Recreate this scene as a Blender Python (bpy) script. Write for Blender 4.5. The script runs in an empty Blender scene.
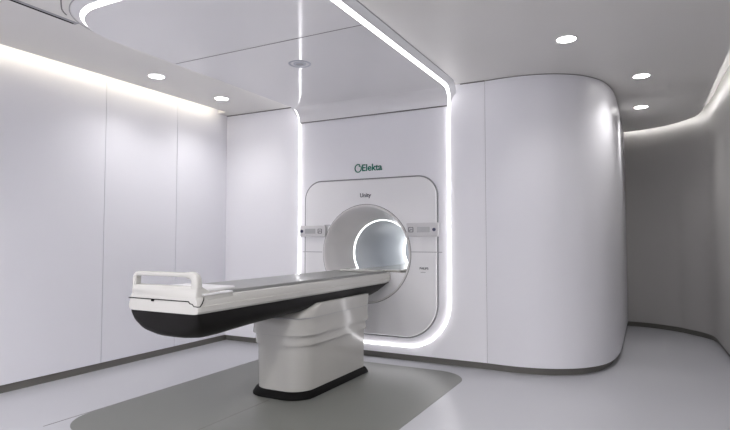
import bpy, bmesh, math
from mathutils import Vector, Matrix

# ------------------------------------------------------------------ camera, world, exposure
scene = bpy.context.scene
COL = scene.collection
cam_data = bpy.data.cameras.new('camera')
cam = bpy.data.objects.new('camera', cam_data)
COL.objects.link(cam)
cam.location = (0, -4.82, 1.177)
cam.rotation_euler = (math.radians(92.559), 0, math.radians(27.68))
cam_data.sensor_width = 36
cam_data.lens = 36 * 537 / 730
cam_data.clip_start = 0.02
scene.camera = cam

world = bpy.data.worlds.new('world')
scene.world = world
world.use_nodes = True
world.node_tree.nodes['Background'].inputs[0].default_value = (0.6, 0.65, 0.8, 1)
world.node_tree.nodes['Background'].inputs[1].default_value = 0.05

scene.view_settings.view_transform = 'Standard'
scene.view_settings.look = 'None'
scene.view_settings.gamma = 1
scene.view_settings.use_curve_mapping = False
scene.view_settings.exposure = 2.33

LED_LOOP = 1.5          # strength of the portal light line
LED_COVE_L = 2.3
LED_COVE_R = 3.2
LED_DOWN = 5.0
SPOT_W = 9.0
SPOT_FILL = 24.0
LED_BORE = 0.9

ZC = 2.63               # ceiling height
YF = -6.6               # wall behind the camera


# ------------------------------------------------------------------ materials
def mat(name, color, rough=0.5, metal=0.0, coat=0.0, spec=0.5, bump=0.0, bscale=30.0, var=0.0, vscale=3.0):
    m = bpy.data.materials.new(name)
    m.use_nodes = True
    nt = m.node_tree
    b = nt.nodes['Principled BSDF']
    b.inputs['Base Color'].default_value = (*color, 1)
    b.inputs['Roughness'].default_value = rough
    b.inputs['Metallic'].default_value = metal
    b.inputs['Coat Weight'].default_value = coat
    b.inputs['Coat Roughness'].default_value = 0.05
    b.inputs['Specular IOR Level'].default_value = spec
    tc = nt.nodes.new('ShaderNodeTexCoord')
    if var > 0:
        n = nt.nodes.new('ShaderNodeTexNoise')
        n.inputs['Scale'].default_value = vscale
        n.inputs['Detail'].default_value = 4
        r = nt.nodes.new('ShaderNodeMapRange')
        r.inputs['To Min'].default_value = 1 - var
        r.inputs['To Max'].default_value = 1 + var
        mx = nt.nodes.new('ShaderNodeMix')
        mx.data_type = 'RGBA'
        mx.blend_type = 'MULTIPLY'
        mx.inputs[0].default_value = 1
        mx.inputs[6].default_value = (*color, 1)
        nt.links.new(tc.outputs['Object'], n.inputs['Vector'])
        nt.links.new(n.outputs['Fac'], r.inputs['Value'])
        nt.links.new(r.outputs['Result'], mx.inputs[7])
        nt.links.new(mx.outputs[2], b.inputs['Base Color'])
    if bump > 0:
        n2 = nt.nodes.new('ShaderNodeTexNoise')
        n2.inputs['Scale'].default_value = bscale
        bp = nt.nodes.new('ShaderNodeBump')
        bp.inputs['Strength'].default_value = bump
        bp.inputs['Distance'].default_value = 0.002
        nt.links.new(tc.outputs['Object'], n2.inputs['Vector'])
        nt.links.new(n2.outputs['Fac'], bp.inputs['Height'])
        nt.links.new(bp.outputs['Normal'], b.inputs['Normal'])
    return m


def emit(name, color, strength):
    m = bpy.data.materials.new(name)
    m.use_nodes = True
    nt = m.node_tree
    nt.nodes.clear()
    o = nt.nodes.new('ShaderNodeOutputMaterial')
    e = nt.nodes.new('ShaderNodeEmission')
    e.inputs[0].default_value = (*color, 1)
    e.inputs[1].default_value = strength
    nt.links.new(e.outputs[0], o.inputs[0])
    return m


M = {}
M['wall'] = mat('wall white laminate', (0.80, 0.798, 0.85), 0.5, var=0.01)
M['bulge'] = mat('glossy white curved panel', (0.80, 0.797, 0.84), 0.40, var=0.01)
M['backwall'] = mat('white panel wall', (0.86, 0.855, 0.895), 0.42, var=0.01)
M['greywall'] = mat('grey corridor wall', (0.43, 0.42, 0.41), 0.45, var=0.015)
M['ceiling'] = mat('ceiling warm grey', (0.74, 0.725, 0.705), 0.45, var=0.01)
M['canopy'] = mat('canopy gloss lacquer', (0.80, 0.792, 0.805), 0.09, spec=0.7, bump=0.03, bscale=5, var=0.01)
M['rim'] = mat('canopy edge white', (0.75, 0.75, 0.77), 0.3)
M['floor'] = mat('pale grey poured floor', (0.455, 0.458, 0.490), 0.30, spec=0.4, var=0.02, vscale=1.2)
M['mat'] = mat('dark grey floor sheet', (0.155, 0.16, 0.147), 0.36, var=0.03, vscale=2)
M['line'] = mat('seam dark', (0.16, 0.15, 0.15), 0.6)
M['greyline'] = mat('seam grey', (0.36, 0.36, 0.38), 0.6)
M['base'] = mat('baseboard olive grey', (0.16, 0.155, 0.14), 0.45, var=0.02)
M['couch'] = mat('couch warm white plastic', (0.56, 0.552, 0.525), 0.25, coat=0.2, var=0.01)
M['pedestal'] = mat('pedestal glossy white', (0.53, 0.522, 0.495), 0.16, coat=0.2, var=0.01)
M['belly'] = mat('black couch underside', (0.010, 0.009, 0.009), 0.45, spec=0.15)
M['black'] = mat('black rubber', (0.006, 0.006, 0.006), 0.6, spec=0.08)
M['mattress'] = mat('grey couch top', (0.27, 0.275, 0.27), 0.30, bump=0.05, bscale=60, var=0.02)
M['gantry'] = mat('gantry white', (0.86, 0.855, 0.87), 0.35, var=0.01)
M['gantryedge'] = mat('gantry edge grey', (0.24, 0.24, 0.25), 0.4)
M['funnel'] = mat('gantry funnel light grey', (0.80, 0.78, 0.78), 0.20, coat=0.2, var=0.01)
M['bore'] = mat('bore liner pale blue', (0.74, 0.76, 0.80), 0.25, var=0.01)
M['ctrl'] = mat('control panel plastic', (0.70, 0.69, 0.70), 0.3)
M['disp'] = mat('control display grey', (0.50, 0.50, 0.51), 0.2)
M['icon'] = mat('icon grey', (0.18, 0.18, 0.19), 0.4)
M['knob'] = mat('knob dark blue', (0.04, 0.045, 0.10), 0.35)
M['green'] = mat('logo green', (0.005, 0.16, 0.11), 0.4)
M['text'] = mat('lettering dark grey', (0.08, 0.08, 0.10), 0.5)
M['chrome'] = mat('satin steel', (0.40, 0.42, 0.47), 0.35, metal=0.6)
M['lamp_rim'] = mat('lamp rim white', (0.75, 0.74, 0.73), 0.35)
E = {}
E['loop'] = emit('white led line', (1.0, 0.98, 1.0), LED_LOOP)
E['cove_l'] = emit('warm cove led', (1.0, 0.92, 0.74), LED_COVE_L)
E['cove_r'] = emit('neutral cove led', (1.0, 0.98, 0.96), LED_COVE_R)
E['down'] = emit('downlight diffuser', (1.0, 0.98, 0.96), LED_DOWN)
E['bore'] = emit('bore led ring', (0.95, 0.98, 1.0), LED_BORE)


# ------------------------------------------------------------------ helpers
def link(name, bm, material, parent=None, smooth=True, angle=35):
    bmesh.ops.remove_doubles(bm, verts=bm.verts, dist=1e-5)
    bmesh.ops.recalc_face_normals(bm, faces=bm.faces)
    me = bpy.data.meshes.new(name)
    bm.to_mesh(me)
    bm.free()
    me.materials.append(material)
    if smooth:
        for p in me.polygons:
            p.use_smooth = True
        me.set_sharp_from_angle(angle=math.radians(angle))
    o = bpy.data.objects.new(name, me)
    COL.objects.link(o)
    if parent is not None:
        o.parent = parent
        o.matrix_parent_inverse = Matrix.Translation(-Vector(parent.location))
    return o


def structure(o):
    o['kind'] = 'structure'
    return o


def tag(o, label, cat, group=None):
    o['label'] = label
    o['category'] = cat
    if group:
        o['group'] = group
    return o


def empty(name, loc, label, cat, group=None):
    o = bpy.data.objects.new(name, None)
    o.empty_display_size = 0.1
    o.location = loc
    COL.objects.link(o)
    return tag(o, label, cat, group)


def copy_tree(src, loc, label):
    r = src.copy()
    COL.objects.link(r)
    r.location = loc
    r['label'] = label
    for ch in list(src.children):
        c = ch.copy()
        COL.objects.link(c)
        c.parent = r
        for g in list(ch.children):
            d = g.copy()
            COL.objects.link(d)
            d.parent = c
    return r


def box(bm, x0, x1, y0, y1, z0, z1, bevel=0.0, seg=3):
    r = bmesh.ops.create_cube(bm, size=1.0)
    vs = r['verts']
    for v in vs:
        v.co = Vector(((x0 + x1) / 2 + v.co.x * (x1 - x0), (y0 + y1) / 2 + v.co.y * (y1 - y0), (z0 + z1) / 2 + v.co.z * (z1 - z0)))
    if bevel > 0:
        es = {e for v in vs for e in v.link_edges}
        bmesh.ops.bevel(bm, geom=list(es), offset=bevel, segments=seg, affect='EDGES', profile=0.5)


def prism(bm, pts, z0, z1):
    """closed polygon in plan, extruded vertically"""
    a = [bm.verts.new((x, y, z0)) for x, y in pts]
    b = [bm.verts.new((x, y, z1)) for x, y in pts]
    n = len(pts)
    for i in range(n):
        j = (i + 1) % n
        bm.faces.new((a[i], a[j], b[j], b[i]))
    bm.faces.new(list(reversed(a)))
    bm.faces.new(b)


def loft(bm, rings, cap=True, closed=True):
    """rings: list of equally long 3D point lists"""
    vr = [[bm.verts.new(p) for p in r] for r in rings]
    n = len(rings[0])
    for k in range(len(vr) - 1):
        for i in range(n if closed else n - 1):
            j = (i + 1) % n
            bm.faces.new((vr[k][i], vr[k][j], vr[k + 1][j], vr[k + 1][i]))
    if cap and closed:
        bm.faces.new(list(reversed(vr[0])))
        bm.faces.new(vr[-1])


def smooth_path(pts, sub=8):
    out = []
    n = len(pts)
    for i in range(n - 1):
        p0 = Vector(pts[max(i - 1, 0)]); p1 = Vector(pts[i]); p2 = Vector(pts[i + 1]); p3 = Vector(pts[min(i + 2, n - 1)])
        for k in range(sub):
            t = k / sub
            out.append(0.5 * ((2 * p1) + (p2 - p0) * t + (2 * p0 - 5 * p1 + 4 * p2 - p3) * t * t + (3 * p1 - p0 - 3 * p2 + p3) * t ** 3))
    out.append(Vector(pts[-1]))
    return out


def offset_path(path, d):
    """offset an open plan polyline to its left by d"""
    out = []
    n = len(path)
    for i in range(n):
        a = path[max(i - 1, 0)]; b = path[min(i + 1, n - 1)]
        t = Vector((b[0] - a[0], b[1] - a[1]))
        t.normalize()
        out.append(Vector((path[i][0] - t.y * d, path[i][1] + t.x * d)))
    return out


def ribbon_wall(bm, path, d0, d1, z0, z1):
    """solid between two offsets of a plan path"""
    a = offset_path(path, d0); b = offset_path(path, d1)
    rings = [[(p.x, p.y, z0), (p.x, p.y, z1), (q.x, q.y, z1), (q.x, q.y, z0)] for p, q in zip(a, b)]
    loft(bm, rings)


def tube(bm, pts, r, n=10, closed=False, sx=1.0):
    pts = [Vector(p) for p in pts]
    m = len(pts)
    rings = []
    prev = None
    for i in range(m):
        if closed:
            t = pts[(i + 1) % m] - pts[(i - 1) % m]
        else:
            t = pts[min(i + 1, m - 1)] - pts[max(i - 1, 0)]
        t.normalize()
        if prev is None:
            u = t.orthogonal().normalized()
        else:
            u = (prev - t * prev.dot(t)).normalized()
        prev = u
        w = t.cross(u)
        rings.append([pts[i] + u * (r * sx * math.cos(2 * math.pi * k / n)) + w * (r * math.sin(2 * math.pi * k / n)) for k in range(n)])
    if closed:
        vr = [[bm.verts.new(p) for p in rr] for rr in rings]
        for k in range(m):
            for i in range(n):
                j = (i + 1) % n
                bm.faces.new((vr[k][i], vr[k][j], vr[(k + 1) % m][j], vr[(k + 1) % m][i]))
    else:
        loft(bm, rings)


def round_rect(cx, cy, w, h, r, n=12):
    """closed polygon, r may be a 4 list (ll, lr, ur, ul)"""
    if not isinstance(r, (list, tuple)):
        r = [r] * 4
    out = []
    for (sx, sy, a0, rr) in ((-1, -1, 180, r[0]), (1, -1, 270, r[1]), (1, 1, 0, r[2]), (-1, 1, 90, r[3])):
        ox = cx + sx * (w / 2 - rr); oy = cy + sy * (h / 2 - rr)
        for k in range(n + 1):
            a = math.radians(a0 + 90 * k / n)
            out.append((ox + rr * math.cos(a), oy + rr * math.sin(a)))
    return out


def lathe_y(bm, cx, cz, prof, n=96, closed_prof=False):
    """prof: list of (r, y); revolved about the horizontal axis through (cx, cz)"""
    rings = []
    for k in range(n):
        a = 2 * math.pi * k / n
        rings.append([bm.verts.new((cx + r * math.cos(a), y, cz + r * math.sin(a))) for r, y in prof])
    m = len(prof)
    for k in range(n):
        q = (k + 1) % n
        for i in range(m if closed_prof else m - 1):
            j = (i + 1) % m
            bm.faces.new((rings[k][i], rings[k][j], rings[q][j], rings[q][i]))


def lathe_z(bm, cx, cy, prof, n=48, closed_prof=True):
    rings = []
    for k in range(n):
        a = 2 * math.pi * k / n
        rings.append([bm.verts.new((cx + r * math.cos(a), cy + r * math.sin(a), z)) for r, z in prof])
    m = len(prof)
    for k in range(n):
        q = (k + 1) % n
        for i in range(m if closed_prof else m - 1):
            j = (i + 1) % m
            bm.faces.new((rings[k][i], rings[k][j], rings[q][j], rings[q][i]))


def lettering(name, body, size, loc, material, parent, width=None, depth=0.0015):
    cu = bpy.data.curves.new(name, 'FONT')
    cu.body = body
    cu.size = size
    cu.extrude = depth
    cu.offset = size * 0.02
    tmp = bpy.data.objects.new(name + '_tmp', cu)
    COL.objects.link(tmp)
    bpy.context.view_layer.update()
    dg = bpy.context.evaluated_depsgraph_get()
    me = bpy.data.meshes.new_from_object(tmp.evaluated_get(dg))
    COL.objects.unlink(tmp)
    bpy.data.objects.remove(tmp)
    xs = [v.co.x for v in me.vertices]
    w = max(xs) - min(xs)
    s = (width / w) if width else 1.0
    x0 = min(xs)
    for v in me.vertices:
        x, y, z = v.co
        v.co = Vector((loc[0] + (x - x0) * s, loc[1] - z, loc[2] + y * s))
    me.materials.clear()
    me.materials.append(material)
    me.name = name
    o = bpy.data.objects.new(name, me)
    COL.objects.link(o)
    if parent is not None:
        o.parent = parent
        o.matrix_parent_inverse = Matrix.Translation(-Vector(parent.location))
    return o


# ================================================================== SETTING
# ---- floor
bm = bmesh.new()
box(bm, -4.9, 3.2, YF - 0.2, 4.2, -0.1, 0.0)
structure(link('floor', bm, M['floor'], smooth=False))

# ---- right / far wall path (plan), running from the bulge round to behind the camera
far_pts = [(-1.2, 3.34), (-0.28, 3.32), (0.02, 3.27), (0.29, 3.11), (0.455, 2.92), (0.58, 2.74), (0.65, 2.55), (0.672, 2.25), (0.68, 1.55),
           (0.70, 0.8), (0.74, 0.0), (0.82, -0.9), (0.98, -2.0), (1.12, -3.2), (1.2, -4.6), (1.22, YF)]
far_path = smooth_path(far_pts, 6)
# lip of the ceiling cove
lip_pts = [(-1.2, 3.27), (-0.28, 3.25), (0.02, 3.17), (0.25, 3.03), (0.39, 2.86), (0.52, 2.64), (0.575, 2.38), (0.588, 2.0), (0.585, 1.4),
           (0.585, 0.6), (0.60, -0.1), (0.68, -0.9), (0.84, -2.0), (0.98, -3.2), (1.06, -4.6), (1.08, YF)]
lip_path = smooth_path(lip_pts, 6)

# ---- ceiling with a cove gap along the left wall and along the curved right wall
bm = bmesh.new()
lip = sorted([(p.y, p.x) for p in lip_path])
def lip_x(y):
    for (ya, xa), (yb, xb) in zip(lip[:-1], lip[1:]):
        if ya <= y <= yb:
            return xa + (xb - xa) * (y - ya) / max(yb - ya, 1e-6)
    return lip[0][1] if y < lip[0][0] else lip[-1][1]
yy = [y for y, x in lip]
for ya, yb, xl in ((YF, -0.16, -4.24), (-0.16, 0.06, -4.40), (0.06, lip[-1][0], -1.2)):
    ysec = [ya] + [y for y in yy if ya + 1e-4 < y < yb - 1e-4] + [yb]
    loft(bm, [[(xl, y, ZC), (lip_x(y), y, ZC), (lip_x(y), y, ZC + 0.035), (xl, y, ZC + 0.035)] for y in ysec])
structure(link('ceiling', bm, M['ceiling'], smooth=False))

# cove roofs
bm = bmesh.new()
box(bm, -4.6, -4.0, YF, 0.1, 2.85, 2.88)
structure(link('ceiling', bm, M['ceiling'], smooth=False))
bm = bmesh.new()
ribbon_wall(bm, far_path, -0.5, 0.10, 2.75, 2.78)
structure(link('ceiling', bm, M['ceiling'], smooth=False))

# ---- left wall: three laminate panels with thin open joints
bm = bmesh.new()
ys = [YF, -4.4, -3.0, -1.60, -0.755, 0.0]
for i in range(len(ys) - 1):
    box(bm, -4.44, -4.37, ys[i] + 0.0025, ys[i + 1] - 0.0025, 0.065, 2.86)
structure(link('wall_left', bm, M['wall'], smooth=False))
bm = bmesh.new()
box(bm, -4.46, -4.385, YF, 0.0, 0.06, 2.86)
structure(link('trim_1', bm, M['line'], smooth=False))
bm = bmesh.new()
box(bm, -4.46, -4.390, YF, 0.05, 0.0, 0.07)
structure(link('baseboard_left', bm, M['base'], smooth=False))

# ---- back wall with the opening for the scanner
GX, GZ = -2.51, 1.03          # bore axis
bm = bmesh.new()
box(bm, -4.50, -3.12, 0.0, 0.07, 0.065, 2.64)
box(bm, -1.92, -1.2915, 0.0, 0.07, 0.065, 2.64)
box(bm, -3.12, -1.92, 0.0, 0.07, 0.065, 0.44)
box(bm, -3.12, -1.92, 0.0, 0.07, 1.64, 2.64)
structure(link('wall_back', bm, M['backwall'], smooth=False))
bm = bmesh.new()
box(bm, -4.46, -1.25, 0.045, 0.09, 0.0, 0.07)
structure(link('baseboard_back', bm, M['base'], smooth=False))

# ---- bulging glossy wall right of the scanner
bul_pts = [(-1.2885, 0.0), (-1.10, -0.012), (-0.93, 0.0), (-0.78, 0.035), (-0.635, 0.105), (-0.49, 0.225), (-0.365, 0.42), (-0.295, 0.66),
           (-0.26, 0.98), (-0.25, 1.4), (-0.25, 2.2), (-0.25, 3.45)]
bul_path = smooth_path(bul_pts, 8)
bm = bmesh.new()
ribbon_wall(bm, bul_path, 0.0, 0.06, 0.065, ZC - 0.008)
structure(link('wall_bulge', bm, M['bulge']))
bm = bmesh.new()
ribbon_wall(bm, bul_path, 0.045, 0.07, 0.0, 0.07)
structure(link('baseboard_bulge', bm, M['base']))
bm = bmesh.new()
ribbon_wall(bm, bul_path, 0.006, 0.05, ZC - 0.012, ZC)
box(bm, -1.2935, -1.2865, 0.004, 0.08, 0.065, ZC)
structure(link('trim_2', bm, M['line']))

# ---- far and right wall
bm = bmesh.new()
ribbon_wall(bm, far_path, 0.0, 0.06, 0.065, 2.86)
structure(link('wall_right', bm, M['greywall']))
bm = bmesh.new()
ribbon_wall(bm, far_path, 0.03, 0.07, 0.0, 0.07)
structure(link('baseboard_right', bm, M['base']))

# ---- wall behind the camera
bm = bmesh.new()
box(bm, -4.6, 1.4, YF - 0.08, YF, 0.0, 2.9)
structure(link('wall_front', bm, M['wall'], smooth=False))

# ================================================================== CANOPY AND LIGHT LOOP
XL, XR = -3.325, -1.62
XRW = -1.64
Z_BOT, Y_FRONT = 0.15, -2.74
ZU = ZC - 0.05            # underside
RF = 0.14                 # fillet radius
YW = -0.017


def spath():
    """centre profile as (y, z, ny, nz) from floor level up the wall, round the fillet and out along the ceiling"""
    p = []
    z = Z_BOT
    ztop = ZU - RF
    nseg = 40
    for k in range(nseg + 1):
        p.append((YW, Z_BOT + (ztop - Z_BOT) * k / nseg, -1.0, 0.0))
    for k in range(1, 17):
        a = math.pi / 2 * k / 16
        p.append((YW - RF + RF * math.cos(a), ztop + RF * math.sin(a), -math.cos(a), -math.sin(a)))
    y0 = YW - RF
    for k in range(1, 41):
        p.append((y0 + (Y_FRONT - y0) * k / 40, ZU, 0.0, -1.0))
    return p


PROF = spath()
S = [0.0]
for a, b in zip(PROF[:-1], PROF[1:]):
    S.append(S[-1] + math.hypot(b[0] - a[0], b[1] - a[1]))
STOT = S[-1]
S_WALL = S[40]            # where the fillet starts


def at_s(s):
    s = min(max(s, 0), STOT)
    for i in range(len(S) - 1):
        if s <= S[i + 1] + 1e-9:
            t = (s - S[i]) / (S[i + 1] - S[i])
            a, b = PROF[i], PROF[i + 1]
            return [a[k] + (b[k] - a[k]) * t for k in range(4)]
    return list(PROF[-1])


def fold(x, s, depth=0.0):
    """point on the ribbon surface moved depth back into the wall / ceiling"""
    y, z, ny, nz = at_s(s)
    if s < 0:
        z += s
    if s > STOT:
        y -= (s - STOT)
    return Vector((x, y - ny * depth, z - nz * depth))


def xr_at(s):
    t = min(max((s - S_WALL + 0.1) / 0.4, 0), 1)
    return XRW + (XR - XRW) * t


# loop in (x, s): counter clockwise list of (x, s, outward_x, outward_s)
RB, RT = 0.43, 0.40
loop = []
def arc(cx, cs, r, a0, a1, n):
    for k in range(n + 1):
        a = math.radians(a0 + (a1 - a0) * k / n)
        loop.append((cx + r * math.cos(a), cs + r * math.sin(a), math.cos(a), math.sin(a)))
arc(XL + RB, RB, RB, 180, 270, 20)
for k in range(1, 8):
    loop.append((XL + RB + (XRW - XL - 2 * RB) * k / 8, 0.0, 0, -1))
arc(XRW - RB, RB, RB, 270, 360, 20)
ssteps = [s for s in S if RB + 0.02 < s < STOT - RT - 0.02]
for s in ssteps:
    loop.append((xr_at(s), s, 1, 0))
arc(XR - RT, STOT - RT, RT, 0, 90, 20)
for k in range(1, 8):
    loop.append((XR - RT - (XR - XL - 2 * RT) * k / 8, STOT, 0, 1))
arc(XL + RT, STOT - RT, RT, 90, 180, 20)
for s in reversed(ssteps):
    loop.append((XL, s, -1, 0))

def led_width(s):
    return 0.016 + 0.009 * min(max((s - S_WALL) / 0.2, 0), 1)


def led_depth(s):
    return 0.016 + 0.006 * min(max((s - S_WALL) / 0.2, 0), 1)


# light line: slanted faces turned outward round the whole ribbon
bm = bmesh.new()
rings = []
for (x, s, ox, os_) in loop:
    w = led_width(s)
    dl = led_depth(s)
    a = fold(x, s, 0.0015)
    b = fold(x + ox * w, s + os_ * w, dl)
    c = fold(x, s, dl + 0.0005)
    rings.append([bm.verts.new(p) for p in (a, b, c)])
n = len(rings)
for i in range(n):
    j = (i + 1) % n
    for k in range(3):
        q = (k + 1) % 3
        bm.faces.new((rings[i][k], rings[i][q], rings[j][q], rings[j][k]))
ll = link('light_strip', bm, E['loop'], angle=25)
tag(ll, 'continuous bright white light line looping round the scanner wall and over the ceiling panel', 'light strip')

# canopy: glossy underside, fillet and closing edge
bm = bmesh.new()
srange = [s for s in S if s >= S_WALL - 1e-6]
k_half = []
def halfwidth(s):
    if s > STOT - RT:
        d = s - (STOT - RT)
        c = RT - math.sqrt(max(RT * RT - d * d, 0))
        return XL + c, XR - c
    return XL, xr_at(s)
svals = [s for s in srange if s <= STOT - RT] + [STOT - RT + RT * math.sin(math.radians(a)) for a in range(3, 91, 3)]
low, up = [], []
for s in svals:
    a, b = halfwidth(s)
    low.append([fold(a + (b - a) * k / 6, s, 0.0) for k in range(7)])
rows = [[bm.verts.new(p) for p in r] for r in low]
for i in range(len(rows) - 1):
    for k in range(6):
        if (rows[i][k].co - rows[i][k + 1].co).length < 1e-5:
            continue
        bm.faces.new((rows[i][k], rows[i][k + 1], rows[i + 1][k + 1], rows[i + 1][k]))
# lower closing lip against the wall
y0, z0 = YW, ZU - RF
box(bm, XL, XRW, YW + 0.0006, -0.0, z0, z0 + 0.02)
canopy = structure(link('trim_3', bm, M['canopy'], angle=60))

# white rim outside the light line
bm = bmesh.new()
rr = []
for (x, s, ox, os_) in loop:
    if s < S_WALL + 0.0:
        rr.append(None)
        continue
    w0 = led_width(s)
    e = min((s - S_WALL) / 0.06, 1.0)
    e = math.sqrt(max(1 - (1 - e) ** 2, 0)) * 0.95 + 0.05
    w1 = w0 + 0.052 * e
    a = fold(x + ox * w0, s + os_ * w0, led_depth(s) - 0.0002)
    m_ = fold(x + ox * (w0 + (w1 - w0) * 0.6), s + os_ * (w0 + (w1 - w0) * 0.6), 0.041)
    y, z, ny, nz = at_s(s)
    b = fold(x + ox * w1, s + os_ * w1, 0.049)
    c = fold(x + ox * w1, s + os_ * w1, 0.06)
    rr.append((a, m_, b, c))
vr = [None if r is None else [bm.verts.new(p) for p in r] for r in rr]
n = len(vr)
for i in range(n):
    j = (i + 1) % n
    if vr[i] is None or vr[j] is None:
        continue
    for k in range(3):
        bm.faces.new((vr[i][k], vr[i][k + 1], vr[j][k + 1], vr[j][k]))
structure(link('trim_4', bm, M['rim'], angle=40))

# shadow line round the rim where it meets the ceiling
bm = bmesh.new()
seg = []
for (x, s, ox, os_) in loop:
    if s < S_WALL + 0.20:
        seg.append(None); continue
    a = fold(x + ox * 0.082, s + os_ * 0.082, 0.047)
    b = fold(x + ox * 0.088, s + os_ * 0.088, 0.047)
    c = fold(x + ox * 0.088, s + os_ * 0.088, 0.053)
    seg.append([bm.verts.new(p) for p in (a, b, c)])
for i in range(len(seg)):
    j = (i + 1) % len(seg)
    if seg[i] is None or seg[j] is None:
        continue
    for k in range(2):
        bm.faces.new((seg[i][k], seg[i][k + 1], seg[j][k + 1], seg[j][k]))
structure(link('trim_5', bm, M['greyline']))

# joint lines of the canopy: one across the ceiling panel, one where it meets the wall
bm = bmesh.new()
box(bm, XL + 0.01, XR - 0.01, -1.768, -1.760, ZU - 0.0012, ZU + 0.002)
box(bm, XL + 0.01, XRW - 0.005, YW - 0.0015, -0.001, ZU - RF - 0.008, ZU - RF - 0.001)
structure(link('trim_6', bm, M['line'], smooth=False))

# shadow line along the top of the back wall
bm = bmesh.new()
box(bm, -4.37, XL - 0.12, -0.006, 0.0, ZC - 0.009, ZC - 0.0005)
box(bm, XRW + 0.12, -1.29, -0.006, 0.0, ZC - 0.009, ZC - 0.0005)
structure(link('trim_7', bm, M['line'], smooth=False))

# ceiling ring set in the glossy canopy
ring = empty('ceiling_speaker', (-2.437, -1.30, ZU), 'small round chrome ringed speaker flush in the glossy ceiling panel', 'speaker')
bm = bmesh.new()
lathe_z(bm, -2.437, -1.30, [(0.074, ZU), (0.077, ZU - 0.004), (0.088, ZU - 0.004), (0.092, ZU)])
link('outer_ring', bm, M['chrome'], ring)
bm = bmesh.new()
lathe_z(bm, -2.437, -1.30, [(0.034, ZU), (0.036, ZU - 0.005), (0.049, ZU - 0.005), (0.051, ZU)])
link('inner_ring', bm, M['chrome'], ring)
bm = bmesh.new()
bmesh.ops.create_cone(bm, cap_ends=True, segments=32, radius1=0.030, radius2=0.030, depth=0.004,
                      matrix=Matrix.Translation((-2.437, -1.30, ZU - 0.001)))
link('grille', bm, M['greyline'], ring)

# linear air slot and curved hatch seam in the ceiling left of the canopy
vent = empty('air_vent', (-3.41, -3.1, ZC), 'narrow dark linear air slot in the ceiling left of the glossy panel', 'vent')
bm = bmesh.new()
box(bm, -3.405, -3.360, -3.95, -2.565, ZC - 0.003, ZC - 0.0005)
link('frame', bm, M['greyline'], vent, smooth=False)
bm = bmesh.new()
box(bm, -3.399, -3.384, -3.93, -2.585, ZC - 0.005, ZC - 0.001)
link('slot', bm, M['black'], vent, smooth=False)
bm = bmesh.new()
tube(bm, smooth_path([(-3.00, -2.93, ZC), (-3.122, -2.845, ZC), (-3.234, -2.768, ZC), (-3.275, -2.73, ZC), (-3.305, -2.69, ZC)], 6), 0.0045, 6)
structure(link('trim_8', bm, M['line']))

# ================================================================== COVE LIGHTS
bm = bmesh.new()
box(bm, -4.244, -4.2405, YF + 0.1, -0.2, ZC + 0.003, ZC + 0.030)
tag(link('cove_light', bm, E['cove_l'], smooth=False), 'warm white light strip in the straight ceiling cove along the left wall', 'light strip')
bm = bmesh.new()
ribbon_wall(bm, lip_path, 0.0003, 0.0012, ZC + 0.008, ZC + 0.026)
tag(link('cove_light', bm, E['cove_r']), 'white light strip in the curved ceiling cove above the grey right wall', 'light strip')

# ================================================================== DOWNLIGHTS
def downlight(loc, label):
    d = empty('downlight', (0, 0, 0), label, 'downlight', 'round recessed downlights in the ceiling')
    bm = bmesh.new()
    lathe_z(bm, 0, 0, [(0.066, 0.0), (0.066, -0.004), (0.074, -0.006), (0.080, -0.0)])
    link('trim_ring', bm, M['lamp_rim'], d)
    bm = bmesh.new()
    bmesh.ops.create_cone(bm, cap_ends=True, segments=40, radius1=0.066, radius2=0.066, depth=0.003,
                          matrix=Matrix.Translation((0, 0, -0.0015)))
    link('diffuser', bm, E['down'], d)
    ld = bpy.data.lights.new('lamp', 'SPOT')
    ld.energy = SPOT_W
    ld.color = (1.0, 0.98, 0.97)
    ld.spot_size = math.radians(135)
    ld.spot_blend = 1.0
    ld.shadow_soft_size = 0.05
    lo = bpy.data.objects.new('lamp', ld)
    COL.objects.link(lo)
    lo.parent = d
    lo.location = (0, 0, -0.006)
    d.location = loc
    return d


d0 = downlight((-3.85, -1.49, ZC), 'round downlight over the left wall, nearer to the camera')
copy_tree(d0, (-3.87, -0.64, ZC), 'round downlight near the left back corner of the room')
copy_tree(d0, (-0.49, -0.735, ZC), 'largest round downlight, in front of the curved white wall')
copy_tree(d0, (-0.015, 0.51, ZC), 'round downlight beside the end of the curved white wall')
copy_tree(d0, (-0.028, 1.78, ZC), 'farthest small round downlight in the grey corridor')
copy_tree(d0, (-3.83, -3.9, ZC), 'added fill downlight on the left ceiling strip outside the photo')  # unseen downlights from here on, added to brighten the walls
copy_tree(d0, (-1.0, -2.6, ZC), 'added fill downlight above the right side of the room outside the photo')
copy_tree(d0, (-1.0, -4.9, ZC), 'added fill downlight above the camera position')
copy_tree(d0, (-2.7, -4.9, ZC), 'added fill downlight between the panel and the front wall')
copy_tree(d0, (0.35, -2.2, ZC), 'added fill downlight by the right wall outside the photo')

k = 0
for yy_ in (-3.7, -5.9):  # further unseen rows, added as frontal fill
    for xx_, where in ((-3.83, 'by the left wall'), (-2.5, 'in the middle'), (-1.2, 'right of the middle'), (0.3, 'by the right wall')):
        if yy_ > -4 and xx_ in (-3.83, -2.5):
            continue
        copy_tree(d0, (xx_, yy_, ZC), 'added fill downlight %s, in the %s row' % (where, 'second' if yy_ > -4 else 'frontmost'))

# added rows behind the camera get stronger wide-beam lamps as frontal fill
wide = bpy.data.lights.new('lamp', 'SPOT')
wide.energy = SPOT_FILL
wide.color = (1.0, 0.98, 0.98)
wide.spot_size = math.radians(165)
wide.spot_blend = 0.6
wide.shadow_soft_size = 0.06
for o in list(COL.objects):
    if o.type == 'LIGHT' and o.parent and o.parent.location.y < -4.0:
        o.data = wide

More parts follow.
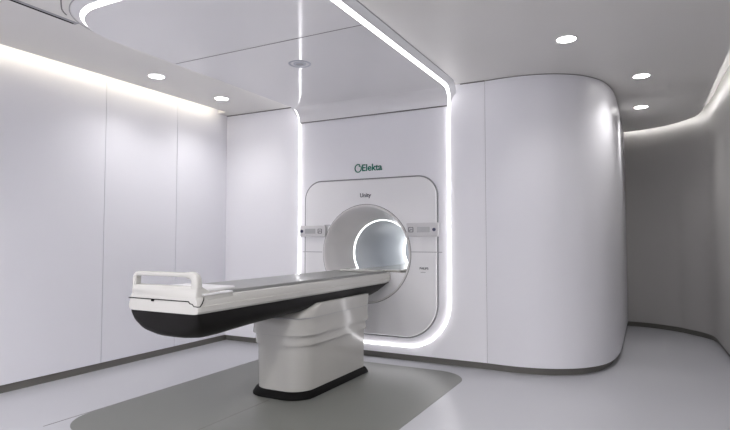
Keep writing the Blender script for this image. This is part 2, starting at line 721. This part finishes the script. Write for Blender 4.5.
# ================================================================== FLOOR SHEET
fm = empty('floor_mat', (-2.38, -1.5, 0), 'large dark grey rounded floor sheet under the patient table', 'floor mat')
bm = bmesh.new()
pts = round_rect(-2.378, -1.445, 1.994, 2.49, [0.30, 0.30, 0.30, 0.05], 12)
prism(bm, pts, 0.0, 0.0015)
link('sheet', bm, M['mat'], fm, smooth=False)
bm = bmesh.new()
box(bm, -2.476, -2.470, -2.685, -1.60, 0.0010, 0.0020)
link('seam', bm, M['line'], fm, smooth=False)
bm = bmesh.new()
box(bm, -3.388, -3.382, -2.72, 0.02, 0.0, 0.0012)
structure(link('trim_9', bm, M['line'], smooth=False))

# ================================================================== SCANNER
sc = empty('mri_scanner', (GX, 0, 0), 'white built-in scanner with rounded front panel and lit round bore', 'medical scanner')
# front panel with round opening
def panel(outer, hole_c, hole_r, y0, y1, name, m, parent, bev=0.01):
    bm = bmesh.new()
    n = len(outer)
    cx, cz = hole_c
    def ringpts(pts, y):
        return [bm.verts.new((x, y, z)) for x, z in pts]
    # dense hole ring matched to outer points by angle
    hole = []
    for x, z in outer:
        a = math.atan2(z - cz, x - cx)
        hole.append((cx + hole_r * math.cos(a), cz + hole_r * math.sin(a)))
    def inset(pts, d):
        out = []
        for i in range(n):
            a = Vector(pts[i - 1]); b = Vector(pts[(i + 1) % n])
            t = (b - a).normalized()
            out.append((pts[i][0] - t.y * d, pts[i][1] + t.x * d))
        return out
    o_back = ringpts(outer, y1)
    o_mid = ringpts(outer, y0 + bev)
    o_mid2 = ringpts(inset(outer, bev * 0.3), y0 + bev * 0.3)
    o_front = ringpts(inset(outer, bev), y0)
    h_front = ringpts(hole, y0)
    h_back = ringpts(hole, y1)
    loops = [o_back, o_mid, o_mid2, o_front, h_front, h_back]
    for a, b in zip(loops[:-1], loops[1:]):
        for i in range(n):
            j = (i + 1) % n
            bm.faces.new((a[i], a[j], b[j], b[i]))
    return link(name, bm, m, parent, angle=50)


def dense(pts, step=0.03):
    out = []
    n = len(pts)
    for i in range(n):
        a = Vector(pts[i]); b = Vector(pts[(i + 1) % n])
        L = (b - a).length
        k = max(1, int(L / step))
        for q in range(k):
            p = a + (b - a) * q / k
            out.append((p.x, p.y))
    return out


PX0, PX1, PZ0, PZ1 = -3.235, -1.755, 0.235, 1.778
outline = dense(round_rect((PX0 + PX1) / 2, (PZ0 + PZ1) / 2, PX1 - PX0, PZ1 - PZ0, [0.34, 0.34, 0.19, 0.19], 16))
panel(outline, (GX, GZ), 0.490, -0.028, 0.0, 'front_panel', M['gantry'], sc)
# dark grey edging band round the panel
out2 = dense(round_rect((PX0 + PX1) / 2, (PZ0 + PZ1) / 2, PX1 - PX0 + 0.026, PZ1 - PZ0 + 0.026, [0.352, 0.352, 0.202, 0.202], 16))
bm = bmesh.new()
prism_pts = out2
a = [bm.verts.new((x, -0.016, z)) for x, z in out2]
b = [bm.verts.new((x, 0.0, z)) for x, z in out2]
c = [bm.verts.new((GX + 0.9 * (x - GX), -0.016, GZ + 0.9 * (z - GZ))) for x, z in out2]
nn = len(out2)
for i in range(nn):
    j = (i + 1) % nn
    bm.faces.new((b[i], b[j], a[j], a[i]))
    bm.faces.new((a[i], a[j], c[j], c[i]))
link('panel_edging', bm, M['gantryedge'], sc, angle=50)
# seams on the panel
bm = bmesh.new()
box(bm, PX0 - 0.03, -3.02, -0.0292, -0.020, 1.038, 1.044)
link('panel_seam', bm, M['greyline'], sc, smooth=False)
bm = bmesh.new()
box(bm, -2.03, -1.700, -0.0292, -0.020, 1.050, 1.056)
link('panel_seam', bm, M['greyline'], sc, smooth=False)
# funnel mouth
bm = bmesh.new()
prof = [(0.494, -0.0), (0.494, -0.034), (0.487, -0.040), (0.476, -0.036)]
for k in range(1, 15):
    t = k / 14
    prof.append((0.476 - 0.122 * (t ** 0.9), -0.036 + 0.396 * t))
lathe_y(bm, GX, GZ, prof)
link('funnel', bm, M['funnel'], sc, angle=60)
bm = bmesh.new()
lathe_y(bm, GX, GZ, [(0.4945, -0.028), (0.4945, -0.0305), (0.4985, -0.0305), (0.4985, -0.028)], closed_prof=True)
link('funnel_gap', bm, M['line'], sc)
# lit ring and bore
bm = bmesh.new()
lathe_y(bm, GX, GZ, [(0.354, 0.366), (0.346, 0.372), (0.346, 0.384), (0.354, 0.390)], closed_prof=True)
link('light_ring', bm, E['bore'], sc)
bm = bmesh.new()
lathe_y(bm, GX, GZ, [(0.354, 0.385), (0.350, 0.42), (0.350, 1.80), (0.372, 1.85), (0.372, 0.385)], closed_prof=True)
link('bore_liner', bm, M['bore'], sc, angle=50)
bm = bmesh.new()
lathe_y(bm, GX, GZ, [(0.352, 1.73), (0.340, 1.735), (0.340, 1.77), (0.352, 1.775)], closed_prof=True)
link('light_ring', bm, E['bore'], sc)
bm = bmesh.new()
bmesh.ops.create_cone(bm, cap_ends=True, segments=64, radius1=0.372, radius2=0.372, depth=0.01,
                      matrix=Matrix.Translation((GX, 1.855, GZ)) @ Matrix.Rotation(math.pi / 2, 4, 'X'))
link('bore_end', bm, M['bore'], sc)
# flat shelf through the bore and the closed lower half of the mouth
zs = 0.852
bm = bmesh.new()
hb = 0.295
prism(bm, [(GX - 0.436, -0.024), (GX + 0.436, -0.024), (GX + 0.40, 0.12), (GX + 0.335, 0.28), (GX + hb, 0.39), (GX + hb, 1.82), (GX - hb, 1.82), (GX - hb, 0.39), (GX - 0.335, 0.28), (GX - 0.40, 0.12)], zs - 0.03, zs)
link('shelf', bm, M['couch'], sc, smooth=False)
bm = bmesh.new()
rc_ = 0.482
a0 = math.asin((zs - GZ) / rc_)
seg = []
for k in range(49):
    a = (math.pi - a0) + (math.pi + 2 * a0) * k / 48
    seg.append((GX + rc_ * math.cos(a), GZ + rc_ * math.sin(a)))
f_ = [bm.verts.new((x, -0.034, z)) for x, z in seg]
g_ = [bm.verts.new((x, -0.010, z)) for x, z in seg]
bm.faces.new(f_)
bm.faces.new(list(reversed(g_)))
for i in range(len(seg)):
    j = (i + 1) % len(seg)
    bm.faces.new((f_[i], f_[j], g_[j], g_[i]))
link('lower_cover', bm, M['gantry'], sc, smooth=False)
bm = bmesh.new()
box(bm, GX + 0.13, GX + 0.36, 0.02, 0.22, zs, zs + 0.022, 0.008)
link('bridge_block', bm, M['couch'], sc)
# control panels
def control(x0, x1, z0, z1, knob_x, icon_x, d0, d1):
    bm = bmesh.new()
    box(bm, x0, x1, -0.062, -0.0285, z0, z1, 0.010)
    c = link('control_panel', bm, M['ctrl'], sc)
    zm = (z0 + z1) / 2
    bm = bmesh.new()
    box(bm, d0, d1, -0.0635, -0.0618, zm - 0.026, zm + 0.026)
    dsp = link('display', bm, M['disp'], c, smooth=False)
    bm = bmesh.new()
    bmesh.ops.create_cone(bm, cap_ends=True, segments=24, radius1=0.017, radius2=0.015, depth=0.012,
                          matrix=Matrix.Translation((knob_x, -0.067, zm)) @ Matrix.Rotation(math.pi / 2, 4, 'X'))
    link('knob', bm, M['knob'], c)
    bm = bmesh.new()
    s = 0.022
    for sx in (-1, 1):
        box(bm, icon_x + sx * s - 0.004, icon_x + sx * s + 0.004, -0.0640, -0.0618, zm - s, zm + s)
        box(bm, icon_x - s, icon_x + s, -0.0640, -0.0618, zm + sx * s - 0.003, zm + sx * s + 0.003)
    tube(bm, [(icon_x - s * .6, -0.063, zm - s * .6), (icon_x, -0.063, zm + s * .3), (icon_x + s * .6, -0.063, zm - s * .2)], 0.004, 6)
    link('icon', bm, M['icon'], c)
    return c


control(-3.288, -2.965, 1.200, 1.318, -3.255, -3.030, -3.215, -3.085)
control(-2.050, -1.722, 1.200, 1.332, -1.765, -2.000, -1.935, -1.810)
bm = bmesh.new()
box(bm, -2.995, -2.92, -0.0296, -0.020, 1.318, 1.325)
box(bm, -2.995, -2.985, -0.0296, -0.020, 1.21, 1.32)
link('panel_seam', bm, M['greyline'], sc, smooth=False)
lettering('lettering', 'Unity', 0.06, (-2.570, -0.0285, 1.600), M['text'], sc, width=0.125)
lettering('lettering', 'PHILIPS', 0.03, (-1.925, -0.0285, 0.888), M['text'], sc, width=0.088)
bm = bmesh.new()
box(bm, -1.915, -1.865, -0.0300, -0.0284, 0.858, 0.863)
link('label_line', bm, M['greyline'], sc, smooth=False)

# maker's mark on the wall above
lg = empty('wall_logo', (-2.50, 0, 1.88), 'green lettered sign with a ring emblem on the wall above the scanner', 'sign')
lettering('lettering', 'Elekta', 0.085, (-2.562, -0.0015, 1.870), M['green'], lg, width=0.228, depth=0.002)
bm = bmesh.new()
pts = []
for k in range(34):
    a = math.radians(55 + 335 * k / 33)
    pts.append((-2.607 + 0.036 * math.cos(a), -0.002, 1.900 + 0.040 * math.sin(a)))
tube(bm, pts, 0.0062, 6)
bmesh.ops.create_uvsphere(bm, u_segments=12, v_segments=8, radius=0.008, matrix=Matrix.Translation((-2.591, -0.002, 1.922)))
link('emblem', bm, M['green'], lg)

# ================================================================== PATIENT TABLE
CX = -2.505
tb = empty('patient_table', (CX, -1.1, 0), 'long cantilevered patient table with grey top and black underside on white pedestal', 'patient table')


def sq_ring(cx, cy, hw, y0, y1, z, rf, rb, n=14):
    """plan outline of the pedestal: front corners radius rf, back radius rb"""
    return [(x, y, z) for x, y in round_rect(cx, (y0 + y1) / 2, hw * 2, y1 - y0, [rf, rf, rb, rb], n)]


def tier(name, specs, m, parent, angle=30):
    bm = bmesh.new()
    loft(bm, [sq_ring(PCX, 0, hw, y0, y1, z, rf, 0.02) for (z, hw, y0, y1, rf) in specs])
    return link(name, bm, m, parent, angle=angle)


PY1 = -0.54
PCX = -2.478
tier('base_plinth', [(0.0, 0.266, -1.585, PY1 + .012, 0.18), (0.012, 0.266, -1.585, PY1 + .012, 0.18), (0.042, 0.250, -1.565, PY1, 0.17), (0.052, 0.242, -1.55, PY1 - .01, 0.17)], M['black'], tb)
tier('pedestal', [(0.050, 0.236, -1.54, PY1 - .02, 0.16), (0.40, 0.240, -1.545, PY1 - .02, 0.16)], M['pedestal'], tb)
tier('pedestal_band', [(0.388, 0.238, -1.54, PY1 - .02, 0.16), (0.3885, 0.258, -1.566, PY1 - .010, 0.178), (0.474, 0.252, -1.566, PY1 - .012, 0.175)], M['pedestal'], tb)
tier('pedestal_band', [(0.466, 0.250, -1.560, PY1 - .01, 0.175), (0.4665, 0.273, -1.588, PY1, 0.19), (0.588, 0.266, -1.580, PY1, 0.19), (0.592, 0.268, -1.578, PY1, 0.19)], M['pedestal'], tb)
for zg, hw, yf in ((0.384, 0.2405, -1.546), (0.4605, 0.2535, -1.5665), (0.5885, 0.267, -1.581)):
    tier('shade_ring', [(zg, hw, yf, PY1 - .001, 0.176), (zg + 0.0052, hw, yf, PY1 - .001, 0.176)], M['greyline'], tb)  # grey strip stands in for the shade line at each tier step
# cradle rising round the underside, front end slanted
bm = bmesh.new()
ringsA = []
zt = 0.692
def cradle_ring(y_front, y_back, z, hw, rf):
    return [(x, y, z) for x, y in round_rect(PCX + 0.004, (y_front + y_back) / 2, hw * 2, y_back - y_front, [rf, rf, .02, .02], 14)]
loft(bm, [cradle_ring(-1.57, PY1, 0.585, 0.262, 0.18), cradle_ring(-1.55, PY1, 0.605, 0.264, 0.16), cradle_ring(-1.48, PY1, 0.64, 0.268, 0.10),
          cradle_ring(-1.40, PY1, 0.675, 0.272, 0.06), cradle_ring(-1.36, PY1, zt, 0.272, 0.05)])
link('cradle', bm, M['pedestal'], tb, angle=40)

# black underside: boat shaped loft along y
YE = -2.585
def belly_ring(y, hw_top, z_bot, ztop=0.757, n=20):
    pts = [(CX + hw_top, y, ztop)]
    for k in range(n + 1):
        a = math.pi * k / n
        c, s_ = math.cos(a), math.sin(a)
        ex = 0.62
        x = hw_top * math.copysign(abs(c) ** ex, c)
        z = ztop - 0.004 - (ztop - 0.004 - z_bot) * (abs(s_) ** 0.72)
        pts.append((CX + x, y, z))
    pts.append((CX - hw_top, y, ztop))
    return pts
bm = bmesh.new()
stations = [(YE + 0.008, 0.272, 0.730), (YE + 0.012, 0.274, 0.69), (YE + 0.022, 0.276, 0.65), (YE + 0.045, 0.277, 0.618), (YE + 0.09, 0.278, 0.595), (YE + 0.16, 0.279, 0.584),
            (YE + 0.28, 0.279, 0.586), (-2.0, 0.279, 0.604), (-1.6, 0.279, 0.618), (-1.0, 0.279, 0.622), (-0.45, 0.277, 0.628), (-0.33, 0.274, 0.636), (-0.24, 0.270, 0.656), (-0.16, 0.270, 0.69), (-0.09, 0.27, 0.73), (-0.05, 0.265, 0.747)]
loft(bm, [belly_ring(y, hw, zb) for y, hw, zb in stations])
link('underside', bm, M['belly'], tb, angle=50)

# white side frame
def frame_ring(y, dz=0.0, hw=0.290, zb=0.752):
    h = hw
    half = [(h - 0.030, zb), (h - 0.008, zb + 0.004), (h, zb + 0.016), (h, zb + 0.044), (h - 0.007, zb + 0.048), (h - 0.010, zb + 0.075), (h - 0.020, 0.846), (h - 0.034, 0.850), (h - 0.05, 0.846)]
    right = [(CX + x, y, z) for x, z in half]
    left = [(CX - x, y, z) for x, z in reversed(half)]
    return right + left
bm = bmesh.new()
loft(bm, [frame_ring(YE + 0.0, hw=0.282), frame_ring(YE + 0.010, hw=0.288), frame_ring(YE + 0.03), frame_ring(-1.2), frame_ring(-0.17), frame_ring(-0.085, hw=0.288, zb=0.758), frame_ring(-0.052, hw=0.284, zb=0.768), frame_ring(-0.037, hw=0.276, zb=0.785)])
link('side_frame', bm, M['couch'], tb, angle=28)

# grey top sheet, slightly dished
bm = bmesh.new()
def top_ring(y, hw=0.243, zt=0.868):
    pts = [(CX + hw, y, 0.840), (CX + hw, y, zt - 0.004), (CX + hw - 0.006, y, zt)]
    for k in range(1, 12):
        t = k / 12
        x = (hw - 0.006) * (1 - 2 * t)
        dip = 0.016 * (1 - (2 * t - 1) ** 2)
        pts.append((CX + x, y, zt - dip))
    pts += [(CX - hw + 0.006, y, zt), (CX - hw, y, zt - 0.004), (CX - hw, y, 0.840)]
    return pts
loft(bm, [top_ring(-2.30), top_ring(-1.0), top_ring(-0.15), top_ring(-0.036, 0.235)])
link('mattress', bm, M['mattress'], tb, angle=40)
bm = bmesh.new()
box(bm, CX - 0.20, CX + 0.20, -0.20, -0.04, 0.855, 0.878, 0.008)
link('head_rest', bm, M['couch'], tb)

# end cover with handle
bm = bmesh.new()
half = [(0.283, 0.8), (0.283, 0.86)]
def hood_ring(y, z_top, hw):
    return [(CX + hw, y, 0.828), (CX + hw + .001, y, z_top - 0.02), (CX + hw - 0.004, y, z_top - 0.006), (CX + hw - 0.018, y, z_top),
            (CX - hw + 0.018, y, z_top), (CX - hw + 0.004, y, z_top - 0.006), (CX - hw - .001, y, z_top - 0.02), (CX - hw, y, 0.828)]
loft(bm, [hood_ring(YE + 0.002, 0.888, 0.258), hood_ring(YE + 0.008, 0.903, 0.264), hood_ring(YE + 0.020, 0.908, 0.267), hood_ring(YE + 0.055, 0.906, 0.268),
          hood_ring(YE + 0.085, 0.885, 0.281), hood_ring(YE + 0.11, 0.868, 0.279), hood_ring(YE + 0.29, 0.864, 0.276)])
hood = link('end_cover', bm, M['couch'], tb, angle=40)
# raised white tray behind the cover
bm = bmesh.new()
box(bm, CX - 0.22, CX + 0.20, -2.50, -2.18, 0.858, 0.884, 0.012)
link('end_pad', bm, M['gantry'], tb)
# handle
bm = bmesh.new()
hy = YE + 0.024
hx = 0.245
hp = [(CX - hx, hy, 0.895), (CX - hx, hy, 0.935), (CX - hx + 0.004, hy, 0.956), (CX - hx + 0.022, hy, 0.969), (CX - hx + 0.05, hy, 0.971), (CX, hy, 0.972),
      (CX + hx - 0.06, hy, 0.971), (CX + hx - 0.025, hy, 0.967), (CX + hx - 0.006, hy, 0.952), (CX + hx, hy, 0.925), (CX + hx, hy, 0.895)]
path = smooth_path(hp, 5)
rings = []
for i, p in enumerate(path):
    t = (path[min(i + 1, len(path) - 1)] - path[max(i - 1, 0)]).normalized()
    u = Vector((0, 1, 0))
    w = t.cross(u).normalized()
    f = max(0.0, min(1.0, (p.x - (CX + 0.16)) / 0.09))
    g = max(0.0, min(1.0, (CX - 0.20 - p.x) / 0.06))
    rw = 0.014 + 0.014 * f + 0.000 * g
    rd = 0.020 + 0.004 * f + 0.006 * g
    rings.append([p + u * (rd * math.copysign(abs(math.cos(a)) ** 0.6, math.cos(a))) + w * (rw * math.copysign(abs(math.sin(a)) ** 0.6, math.sin(a))) for a in [2 * math.pi * k / 16 for k in range(16)]])
loft(bm, rings)
link('handle', bm, M['couch'], hood, angle=60)
# joint between cover and frame with its stepped notch on the side
bm = bmesh.new()
box(bm, CX - 0.283, CX + 0.212, YE - 0.0035, YE + 0.004, 0.8215, 0.8265)
tube(bm, [(CX + 0.210, YE - 0.001, 0.824), (CX + 0.222, YE - 0.001, 0.812), (CX + 0.240, YE - 0.001, 0.811), (CX + 0.250, YE - 0.001, 0.799), (CX + 0.280, YE, 0.797),
          (CX + 0.288, YE + 0.010, 0.798), (CX + 0.288, YE + 0.026, 0.815), (CX + 0.281, YE + 0.045, 0.836), (CX + 0.274, YE + 0.052, 0.845)], 0.0028, 6)
link('cover_seam', bm, M['black'], hood, smooth=False)
bm = bmesh.new()
box(bm, CX - 0.085, CX - 0.065, YE - 0.007, YE + 0.002, 0.812, 0.826)
link('latch', bm, M['black'], hood, smooth=False)
# side lip plate of the cover
bm = bmesh.new()
box(bm, CX + 0.235, CX + 0.284, YE + 0.045, YE + 0.285, 0.856, 0.866, 0.003)
link('cover_lip', bm, M['gantry'], hood)
bm = bmesh.new()
box(bm, CX - 0.284, CX - 0.235, YE + 0.045, YE + 0.285, 0.856, 0.866, 0.003)
link('cover_lip', bm, M['gantry'], hood)
